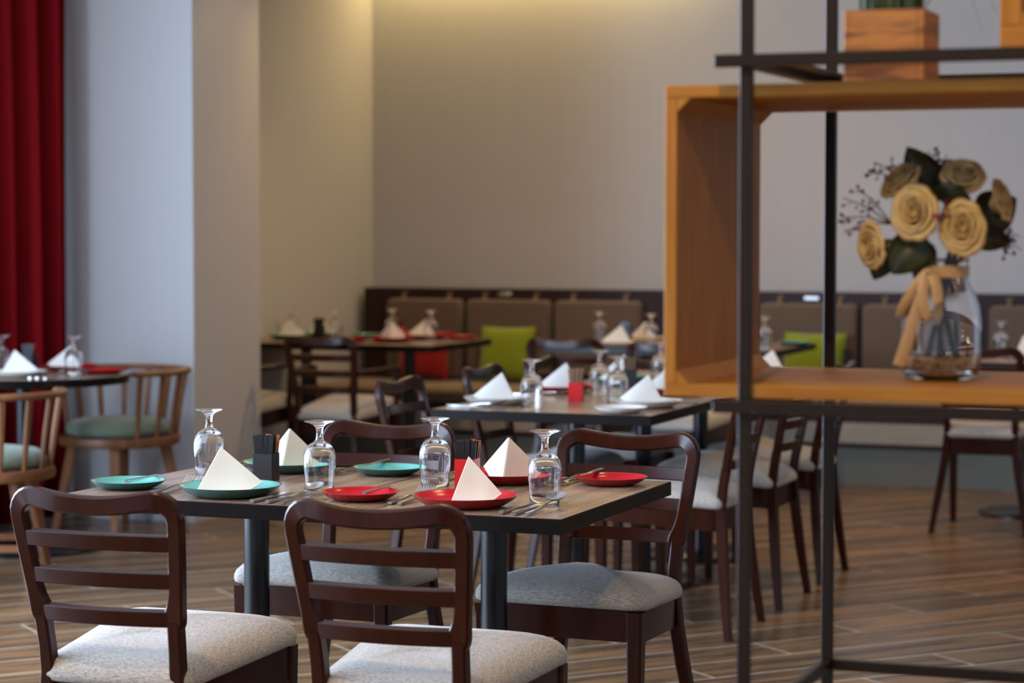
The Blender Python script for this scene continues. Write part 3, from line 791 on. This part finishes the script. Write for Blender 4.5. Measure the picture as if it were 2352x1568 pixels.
for xa, xb, d in ((-5.80, -5.315, 'first back cushion from the wall corner'), (-5.275, -4.745, 'second back cushion from the wall corner, above the green pillow'), (-4.708, -4.175, 'third back cushion from the wall corner'),
                  (-3.45, -2.882, 'back cushion seen between the shelf posts'), (-2.852, -2.22, 'back cushion seen behind the flower vase'), (-2.135, -1.60, 'back cushion at the right edge of the photo')):
    back_cushion(xa, xb, 'taupe %s' % d)
for x, d in ((-5.05, 'above the second back cushion'), (-3.16, 'above the cushion between the shelf posts')):
    b = B(); b.box((x, 12.966, 0.972), (0.085, 0.006, 0.020), 0, 0.002)
    tag(b.out('metal_plate', M['plate_metal']), 'small metal plate on the bench back %s' % d, 'plate')
def pillow(x, y, w, h, m, label, tilt=14):
    t = B(); n = 16
    def S(sgn):
        def f(u, v):
            a, c = 2 * u - 1, 2 * v - 1
            d = 0.058 * max(0.0, (1 - a ** 4) * (1 - c ** 4)) ** 0.6
            k = 1 - 0.05 * (1 - abs(c) ** 2) * abs(a) ** 3; k2 = 1 - 0.05 * (1 - abs(a) ** 2) * abs(c) ** 3
            return (w / 2 * a * k, sgn * d, h / 2 + h / 2 * c * k2)
        return f
    t.grid(S(-1), n, n); t.grid(S(1), n, n, True)
    bmesh.ops.remove_doubles(t.bm, verts=t.bm.verts[:], dist=1e-4)
    o = t.out('pillow', m, None, 60); o.location = (x, y, 0.462); o.rotation_euler = (R(-tilt), 0, R(random.uniform(-3, 3)))
    tag(o, label, 'pillow', 'pillows on the bench')
pillow(-4.965, 12.74, 0.34, 0.335, M['green_pillow'], 'lime green square pillow right of the rear left table')
pillow(-5.50, 12.74, 0.34, 0.30, M['red_pillow'], 'red square pillow seen under the rear left table')
pillow(-3.10, 12.74, 0.36, 0.33, M['green_pillow'], 'lime green pillow seen between the shelf posts')

# ------------------------------------------------------------------ steel display shelf with the wooden box
def shelf():
    t = empty('display_shelf', (-0.45, 3.53, 0))
    ox, oy = 0.45, -3.53; q = 0.018
    XA, XB, YA, YC = -0.895, 0.02, 3.269, 3.801
    def br(name, c, d): B().box((c[0] + ox, c[1] + oy, c[2]), d, 0, 0.0012).out(name, M['rack'], t)
    for x in (XA, XB):
        for y in (YA, YC): br('post', (x, y, 1.15), (q, q, 2.3))
    for z in (0.643, 1.1175, 1.6205, 2.12):
        br('rail', ((XA + XB) / 2, YA - q - 0.0002, z), (XB - XA + 0.085, q, q))
        br('rail', ((XA + XB) / 2, YC - 0.0, z), (XB - XA - q - 0.001, q, q))
        for x in (XA, XB): br('rail', (x, (YA + YC) / 2, z), (q, YC - YA - q - 0.001, q))
    B().box((-0.868 + ox, (YA + YC) / 2 + oy, 1.6262), (0.034, YC - YA - q - 0.004, 0.003)).out('side_strip', M['rack'], t)
    tag(t, 'dark steel tube display shelf standing at the right', 'shelf')
shelf()
def wooden_box(name, x0, x1, y0, y1, z0, z1, label, th=0.0185, c=0.020):
    t = empty(name, ((x0 + x1) / 2, (y0 + y1) / 2, z0))
    w, d, h = x1 - x0, y1 - y0, z1 - z0
    B().box((0, 0, h - th / 2), (w, d, th), 0, 0.0012).out('top_board', M['box_wood'], t)
    B().box((0, 0, th / 2), (w, d, th), 0, 0.0012).out('bottom_board', M['box_wood'], t)
    for s in (-1, 1):
        B().box((s * (w / 2 - th / 2), 0, h / 2), (th, d, h - 2 * th - 0.0006), 0, 0.001).out('side_board', M['box_wood_v'], t)
        for zz, sz in ((th + 0.0003, 1), (h - th - 0.0003, -1)):
            xi = s * (w / 2 - th - 0.0003)
            b = B(); b.rings([[(xi, y, zz), (xi - s * c, y, zz), (xi, y, zz + sz * c)] for y in (-d / 2 + 0.0005, d / 2 - 0.0005)])
            b.out('corner_block', M['box_wood'], t)
    tag(t, label, 'box'); return t
wooden_box('box_shelf', -1.030, 0.055, 3.302, 3.783, 1.1268, 1.5900, 'large open honey wood box lying in the steel display shelf')
wooden_box('wooden_crate', -0.530, -0.20, 3.262, 3.68, 1.6298, 1.93, 'small open wooden crate on the top rail at the right edge of the photo', 0.03)

# potted grass on the wooden box
def potted_grass():
    t = empty('potted_grass', (-0.703, 3.366, 1.5902))
    w, h, k = 0.117, 0.103, 0.009
    b = B()
    for s in (-1, 1):
        b.box((s * (w / 2 - k / 2), 0, h / 2), (k, w, h), 0, 0.001); b.box((0, s * (w / 2 - k / 2), h / 2), (w - 2 * k, k, h), 0, 0.001)
    b.box((0, 0, k / 2), (w - 2 * k, w - 2 * k, k)); b.out('box_planter', M['pot_wood'], t, 30)
    b = B(); b.box((0, 0, 0.045), (w - 2 * k - 0.002, w - 2 * k - 0.002, 0.07)); b.out('soil', M['twig'], t)
    b = B(); rnd = random.Random(5)
    def blade(p, d, L, droop, wd):
        fr = []
        for i in range(9):
            s = i / 8
            q = Vector(p) + Vector((d[0] * L * s * s * droop, d[1] * L * s * s * droop, L * (s - 0.45 * droop * s * s * s)))
            u = Vector((-d[1], d[0], 0)).normalized()
            fr.append((q, u, Vector((d[0], d[1], 0.3)).normalized(), wd * (1 - s * 0.93), 0.0006))
        b.sweep(fr, 0.2)
    for k in range(150):
        a = rnd.uniform(0, 2 * PI)
        blade((rnd.uniform(-0.042, 0.042), rnd.uniform(-0.042, 0.042), 0.076), (math.cos(a), math.sin(a)), rnd.uniform(0.12, 0.22), rnd.uniform(0.1, 0.5), rnd.uniform(0.0022, 0.0035))
    def arch(dx, dy, top, end):
        pts = []
        for i in range(15):
            s = i / 14
            z = 0.076 + 4 * (top - 0.076) * s * (1 - s * 0.5) * 0.5 if s < 0 else 0
            z = 0.076 + (top - 0.076) * math.sin(PI * min(s / 0.6, 1) / 2) if s < 0.6 else top + (end - top) * ((s - 0.6) / 0.4) ** 2
            pts.append((Vector((0.03 + dx * s, dy * s, z)), Vector((-dy, dx, 0)).normalized(), Vector((0, 0, 1)), 0.0045 * (1 - s ** 3 * 0.9), 0.0007))
        b.sweep(pts, 0.2)
    arch(0.100, 0.01, 0.150, 0.070); arch(0.118, 0.03, 0.165, 0.098); arch(0.085, -0.01, 0.19, 0.13)
    b.out('grass_blades', M['grass'], t, 60)
    tag(t, 'square wooden planter of green grass standing on the large wooden box', 'plant')
potted_grass()

# glass vase with roses
VX, VY, VZ = -0.659, 3.54, 1.1456
def vase():
    b = B()
    out = [(0.002, 0.0), (0.046, 0.0), (0.053, 0.004), (0.059, 0.016), (0.0615, 0.045), (0.0612, 0.080), (0.0575, 0.112), (0.0495, 0.136), (0.0420, 0.150), (0.0395, 0.158), (0.0395, 0.178), (0.0415, 0.183), (0.0410, 0.186)]
    inn = [(0.0395, 0.186), (0.0380, 0.182), (0.0370, 0.158), (0.0395, 0.149), (0.0468, 0.134), (0.0548, 0.110), (0.0585, 0.079), (0.0588, 0.046), (0.0562, 0.020), (0.048, 0.0100), (0.002, 0.0085)]
    b.lathe(out + inn, 56); o = b.out('glass_vase', M['glass'], None, 60)
    o.location = (VX, VY, VZ); tag(o, 'clear glass jar vase of roses on the wooden box shelf', 'vase')
vase()
def pebbles():
    b = B(); rnd = random.Random(9)
    for k in range(70):
        a = rnd.uniform(0, 2 * PI); r = 0.040 * math.sqrt(rnd.random())
        b.ball((r * math.cos(a), r * math.sin(a), 0.0145 + rnd.uniform(0, 0.014)), rnd.uniform(0.005, 0.0075), 8, 0.8)
    o = b.out('pebbles', M['pebble']); o.location = (VX, VY, VZ); tag(o, 'layer of tan pebbles in the bottom of the glass vase', 'pebbles', None, 'stuff')
pebbles()
def petal(b, ang, r0, h, span, open_, curl, M4, tilt):
    def f(u, v):
        q = 2 * u - 1
        a = ang + q * 0.5 * span * (0.62 + 0.38 * math.sin(PI * (0.10 + 0.55 * v)))
        rr = r0 * (0.30 + 0.70 * math.sin(min(1.0, v * 1.15) * PI / 2)) + open_ * v ** 3 + 0.0022 * q * tilt
        z = h * (1 - (1 - v) ** 1.6) * (1 - 0.10 * abs(q) ** 3 * v) - curl * max(0.0, v - 0.72) ** 1.5 * 14
        rr += curl * max(0.0, v - 0.72) * 3.0 * (1 - 0.3 * abs(q)) + 0.0009 * math.sin(q * 7 + ang * 3) * v
        return M4 @ Vector((rr * math.cos(a), rr * math.sin(a), z))
    b.grid(f, 10, 9)
def rose(c, axis, s, label, st=1.25):
    t = empty('rose', c)
    ax = Vector(axis).normalized(); M4 = ax.to_track_quat('Z', 'Y').to_matrix().to_4x4() @ Matrix.Translation((0, 0, -0.018 * s)); M4 = Matrix.Diagonal((1, 1, st, 1)) @ M4
    b = B(); rnd = random.Random(int(abs(c[0] * 1e4 + c[2] * 1e4)))
    for (n, r0, h, sp, op, cu) in ((2, 0.0040, 0.037, 4.2, 0.0, 0.0), (2, 0.0075, 0.039, 3.9, 0.0005, 0.0008), (3, 0.0120, 0.040, 3.0, 0.001, 0.0014), (4, 0.0172, 0.039, 2.5, 0.0018, 0.0022), (5, 0.0228, 0.0365, 2.1, 0.003, 0.0030), (5, 0.0290, 0.032, 2.0, 0.005, 0.0042)):
        a0 = rnd.uniform(0, 6)
        for k in range(n): petal(b, a0 + 2 * PI * k / n + rnd.uniform(-0.12, 0.12), r0 * s, h * s, sp, op * s, cu * s, M4, 1 if k % 2 else -1)
    b.lathe([(0.0008, 0.030 * s), (0.0040 * s, 0.0315 * s), (0.0058 * s, 0.026 * s), (0.0058 * s, 0.012 * s)], 14, M4)
    b.out('flower_head', M['petal'], t, 70, solid=0.0006)
    b = B(); b.lathe([(0.002, -0.022 * s), (0.008 * s, -0.019 * s), (0.012 * s, -0.010 * s)], 12, ax.to_track_quat('Z', 'Y').to_matrix().to_4x4())
    b.out('sepals', M['leaf'], t)
    cv = Vector(c); end = Vector((VX + (cv.x - VX) * -0.30 + rnd.uniform(-0.012, 0.012), VY + rnd.uniform(-0.022, 0.022), VZ + 0.034))
    neck = Vector((VX + (cv.x - VX) * 0.18, VY + (cv.y - VY) * 0.15, VZ + 0.172))
    st = cv - ax * 0.020 * s
    pts = [st.lerp(neck, k / 4) - Vector((0, 0, 0.012 * math.sin(PI * k / 4))) for k in range(4)] + [neck.lerp(end, k / 4) for k in range(5)]
    B().tube([p - cv for p in pts], 0.0038, 8).out('stem', M['stem'], t)
    tag(t, label, 'flower', 'roses in the vase'); return t
rose((-0.686, 3.470, 1.401), (-0.05, -1.0, 0.12), 0.98, 'large cream rose facing us in the middle of the bouquet')
rose((-0.618, 3.490, 1.378), (0.10, -0.95, 0.05), 0.95, 'cream rose at the lower right of the bouquet')
rose((-0.758, 3.505, 1.352), (-0.55, -0.75, -0.1), 0.82, 'cream rose at the lower left of the bouquet')
rose((-0.722, 3.545, 1.448), (-0.4, -0.55, 0.75), 0.92, 'cream rose at the upper left of the bouquet, behind the middle one')
rose((-0.628, 3.540, 1.452), (0.15, -0.6, 0.75), 0.92, 'cream rose at the top right of the bouquet')
rose((-0.578, 3.575, 1.420), (0.8, -0.2, 0.35), 0.78, 'cream rose turned away at the right side of the bouquet')
def leaf(c, tip, w, label, nrm=(0, -1, 0.2)):
    c = Vector(c); tip = Vector(tip); d = tip - c; n = Vector(nrm); u = d.cross(n).normalized(); n = u.cross(d).normalized()
    b = B()
    def f(a, v):
        ww = w * math.sin(PI * min(1, v ** 0.75)) ** 0.8 * (2 * a - 1) if 0 < v < 1 else 0
        return d * v + u * ww + n * (0.12 * d.length * math.sin(PI * v) - 0.5 * abs(ww))
    b.grid(f, 6, 12); bmesh.ops.remove_doubles(b.bm, verts=b.bm.verts[:], dist=1e-5)
    o = b.out('rose_leaf', M['leaf'], None, 70, solid=0.0006); o.location = c
    tag(o, label, 'leaf', 'dark leaves in the bouquet')
leaf((-0.668, 3.555, 1.418), (-0.716, 3.548, 1.504), 0.032, 'dark leaf standing up at the top of the bouquet')
leaf((-0.610, 3.575, 1.395), (-0.556, 3.600, 1.425), 0.036, 'dark leaf at the right of the bouquet, pointing right')
leaf((-0.620, 3.565, 1.372), (-0.560, 3.590, 1.356), 0.022, 'dark leaf at the lower right of the bouquet')
leaf((-0.735, 3.53, 1.362), (-0.760, 3.52, 1.298), 0.026, 'dark leaf hanging below the lower left rose')
leaf((-0.680, 3.49, 1.372), (-0.722, 3.475, 1.308), 0.034, 'broad dark leaf below the middle rose')
leaf((-0.675, 3.51, 1.36), (-0.690, 3.50, 1.295), 0.020, 'dark leaf hanging at the vase neck')
leaf((-0.645, 3.50, 1.41), (-0.625, 3.475, 1.445), 0.030, 'dark olive leaf between the middle rose and the right ones', (0.2, -1, 0))
def sprig(c, tips, label, pink):
    c = Vector(c); t = empty('berry_sprig', c); rnd = random.Random(int(abs(c.x * 9999)))
    b = B(); q = B()
    for tp in tips:
        tp = Vector(tp); mid = c.lerp(tp, 0.5) + Vector((0, 0, 0.006))
        b.tube([(0, 0, 0), mid - c, tp - c], [0.0014, 0.0011, 0.0007], 6)
        for k in range(7):
            s = rnd.uniform(0.45, 1.0); p = c.lerp(tp, s) + Vector((rnd.uniform(-1, 1), rnd.uniform(-1, 1), rnd.uniform(-1, 1))) * 0.010
            b.tube([c.lerp(tp, s * 0.9) - c, p - c], 0.0006, 5); q.ball(p - c, rnd.uniform(0.0020, 0.0034), 8)
    b.out('twigs', M['twig'], t); q.out('berries', M['berry_pink' if pink else 'berry_dark'], t)
    tag(t, label, 'berries', 'berry sprigs in the bouquet')
sprig((-0.735, 3.53, 1.385), [(-0.812, 3.53, 1.425), (-0.815, 3.54, 1.395), (-0.79, 3.53, 1.44), (-0.80, 3.51, 1.375)], 'reddish berry sprig sticking out at the left of the bouquet', True)
sprig((-0.665, 3.545, 1.43), [(-0.672, 3.56, 1.505), (-0.655, 3.55, 1.492), (-0.685, 3.56, 1.498)], 'dark berry sprig sticking up at the top of the bouquet', False)
sprig((-0.60, 3.565, 1.375), [(-0.545, 3.58, 1.345), (-0.548, 3.59, 1.365), (-0.56, 3.57, 1.338)], 'dark berry sprig sticking out at the lower right of the bouquet', False)
sprig((-0.72, 3.55, 1.44), [(-0.765, 3.56, 1.480), (-0.775, 3.55, 1.468), (-0.745, 3.56, 1.484)], 'dark berry sprig at the upper left of the bouquet', False)
sprig((-0.652, 3.49, 1.385), [(-0.640, 3.452, 1.412), (-0.650, 3.450, 1.398)], 'pink berry sprig right beside the middle rose', True)
def ribbon():
    t = empty('ribbon_bow', (VX, VY, VZ))
    b = B(); b.lathe([(0.0408, 0.158), (0.0408, 0.176), (0.0416, 0.176), (0.0416, 0.158)], 40, closed=True); b.out('band', M['ribbon'], t)
    kx, ky, kz = -0.012, -0.047, 0.166
    b = B(); b.ball((kx, ky, kz), 0.0085, 12, 0.9); b.out('knot', M['ribbon'], t)
    def strip(pts, w, name):
        fr = []; pts = [Vector(p) for p in pts]
        for i, p in enumerate(pts):
            tt = (pts[min(i + 1, len(pts) - 1)] - pts[max(i - 1, 0)]).normalized(); u = Vector((0.93, 0.36, 0.10)); u = (u - tt * u.dot(tt)).normalized()
            fr.append((p, u, tt.cross(u), w[i] if isinstance(w, list) else w, 0.0007))
        B().sweep(fr, 0.2).out(name, M['ribbon'], t, 60)
    def loop(ex, ez):
        pts = []
        for i in range(13):
            a = 2 * PI * i / 12
            s = (1 - math.cos(a)) / 2; o = 0.014 * math.sin(a)
            pts.append((kx + ex * s + o * 0.7, ky - 0.004 - 0.010 * math.sin(PI * s) + 0.3 * o, kz + ez * s + o * 0.6))
        return pts
    strip(loop(-0.038, -0.066), 0.0075, 'bow_loop'); strip(loop(0.012, -0.074), 0.0080, 'bow_loop')
    strip([(kx, ky - 0.004, kz), (kx - 0.012, ky - 0.013, kz - 0.05), (kx - 0.026, ky - 0.019, kz - 0.10), (kx - 0.040, ky - 0.018, kz - 0.142)], [0.006, 0.0090, 0.0095, 0.009], 'tail')
    strip([(kx, ky - 0.003, kz), (kx + 0.012, ky - 0.006, kz - 0.02), (kx + 0.016, ky - 0.010, kz - 0.045)], [0.005, 0.007, 0.007], 'tail')
    tag(t, 'gold satin ribbon tied in a bow at the vase neck', 'ribbon')
ribbon()

# ------------------------------------------------------------------ light
def area(name, loc, tgt, sx, sy, power, col, spread=180):
    l = bpy.data.lights.new(name, 'AREA'); l.shape = 'RECTANGLE'; l.size = sx; l.size_y = sy; l.energy = power; l.color = col; l.spread = R(spread)
    o = bpy.data.objects.new(name, l); COL.objects.link(o); o.location = loc
    o.rotation_euler = (Vector(tgt) - Vector(loc)).to_track_quat('-Z', 'Y').to_euler(); return o
def spot(name, loc, tgt, power, col, ang=60, blend=0.6, r=0.04):
    l = bpy.data.lights.new(name, 'SPOT'); l.energy = power; l.color = col; l.spot_size = R(ang); l.spot_blend = blend; l.shadow_soft_size = r
    o = bpy.data.objects.new(name, l); COL.objects.link(o); o.location = loc
    o.rotation_euler = (Vector(tgt) - Vector(loc)).to_track_quat('-Z', 'Y').to_euler(); return o
LIGHTS = {
    'winA': ((70, 89, 118), lambda c, e: area('daylight_window', (XW + 0.08, 0.25, 1.65), (0, 0.25, 1.2), 2.4, 2.75, e, c)),
    'winB': ((190, 240, 320), lambda c, e: area('daylight_window', (XW + 0.08, 2.6, 1.65), (0, 2.6, 1.2), 2.0, 2.75, e, c)),
    'winC': ((215, 273, 363), lambda c, e: area('daylight_window', (XW + 0.08, 4.75, 1.65), (0, 4.75, 1.2), 2.0, 2.75, e, c)),
    'winD': ((50, 63, 85), lambda c, e: area('daylight_window', (XW + 0.08, 7.1, 1.65), (0, 7.1, 1.2), 2.6, 2.75, e, c)),
    'cove_left': ((19, 13.6, 5.6), lambda c, e: area('cove_strip', (-4.9, 13.10, 3.16), (-4.9, 13.14, 2.0), 2.1, 0.06, e, c)),
    'cove_right': ((3, 2.4, 1.3), lambda c, e: area('cove_strip_right', (-2.3, 13.10, 3.16), (-2.3, 13.14, 2.0), 3.0, 0.06, e, c)),
    'front': ((125, 80, 37), lambda c, e: spot('downlight_front', (-2.50, 3.05, 3.2), (-2.2, 4.3, 0.4), e, c, 75)),
    'mid': ((45, 28, 13), lambda c, e: spot('downlight_middle', (-1.9, 6.75, 3.2), (-2.1, 5.9, 0.4), e, c, 95)),
    'rear': ((30, 18, 7), lambda c, e: spot('downlight_rear', (-4.9, 10.5, 3.2), (-5.0, 11.1, 0), e, c, 100)),
    'bench': ((110, 66, 27), lambda c, e: spot('downlight_bench', (-3.6, 11.0, 3.2), (-3.6, 11.4, 0), e, c, 160, 1.0)),
    'right': ((130, 80, 34), lambda c, e: spot('downlight_right', (-1.4, 9.6, 3.2), (-1.7, 9.8, 0), e, c, 80)),
    'shelf': ((125, 80, 36), lambda c, e: spot('downlight_shelf', (-0.6, 1.2, 3.2), (-0.75, 3.4, 1.35), e, c, 60)),
    'pillar': ((26, 17.5, 9), lambda c, e: spot('downlight_pillar', (-4.2, 9.9, 3.2), (-5.2, 9.8, 1.0), e, c, 80)),
    'front_fill': ((35, 23, 11), lambda c, e: spot('fill_spot_front', (-0.9, 0.2, 3.2), (-2.0, 4.0, 0.7), e, c, 80)),  # added warm fill from the camera side for the chair fronts, not a ceiling lamp
}
for _k, (_e, _f) in LIGHTS.items():
    _m = max(_e)
    if _m > 0: _f(tuple(v / _m for v in _e), _m)
w = bpy.data.worlds.new('dim interior'); SC.world = w; w.use_nodes = True
bg = w.node_tree.nodes['Background']; bg.inputs[0].default_value = (0.55, 0.72, 1.0, 1); bg.inputs[1].default_value = 0.15

# ------------------------------------------------------------------ camera
cam = bpy.data.cameras.new('camera'); co = bpy.data.objects.new('camera', cam); COL.objects.link(co)
fwd = Vector((-0.35957672, 0.93179277, -0.04966706)); rgt = Vector((0.932930889, 0.360054753, 0.000728584)); up = Vector((-0.01856175, 0.04607395, 0.99876556))
m3 = Matrix((rgt, up, -fwd)).transposed()
co.matrix_world = Matrix.Translation((0, 0, 1.38)) @ m3.to_4x4()
cam.sensor_width = 36; cam.lens = 5295.2 / 2352 * 36; cam.clip_start = 0.05
cam.dof.use_dof = True; cam.dof.focus_distance = 5.25; cam.dof.aperture_fstop = 3.5; cam.dof.aperture_blades = 0
SC.camera = co

SC.view_settings.view_transform = 'Standard'; SC.view_settings.look = 'None'; SC.view_settings.gamma = 1.0; SC.view_settings.use_curve_mapping = False
SC.view_settings.exposure = 0.0
cy = SC.cycles
cy.use_denoising = True
cy.max_bounces = 12; cy.diffuse_bounces = 4; cy.glossy_bounces = 5; cy.transmission_bounces = 12; cy.transparent_max_bounces = 8
cy.caustics_refractive = True; cy.caustics_reflective = False; cy.sample_clamp_indirect = 4.0; cy.blur_glossy = 0.5
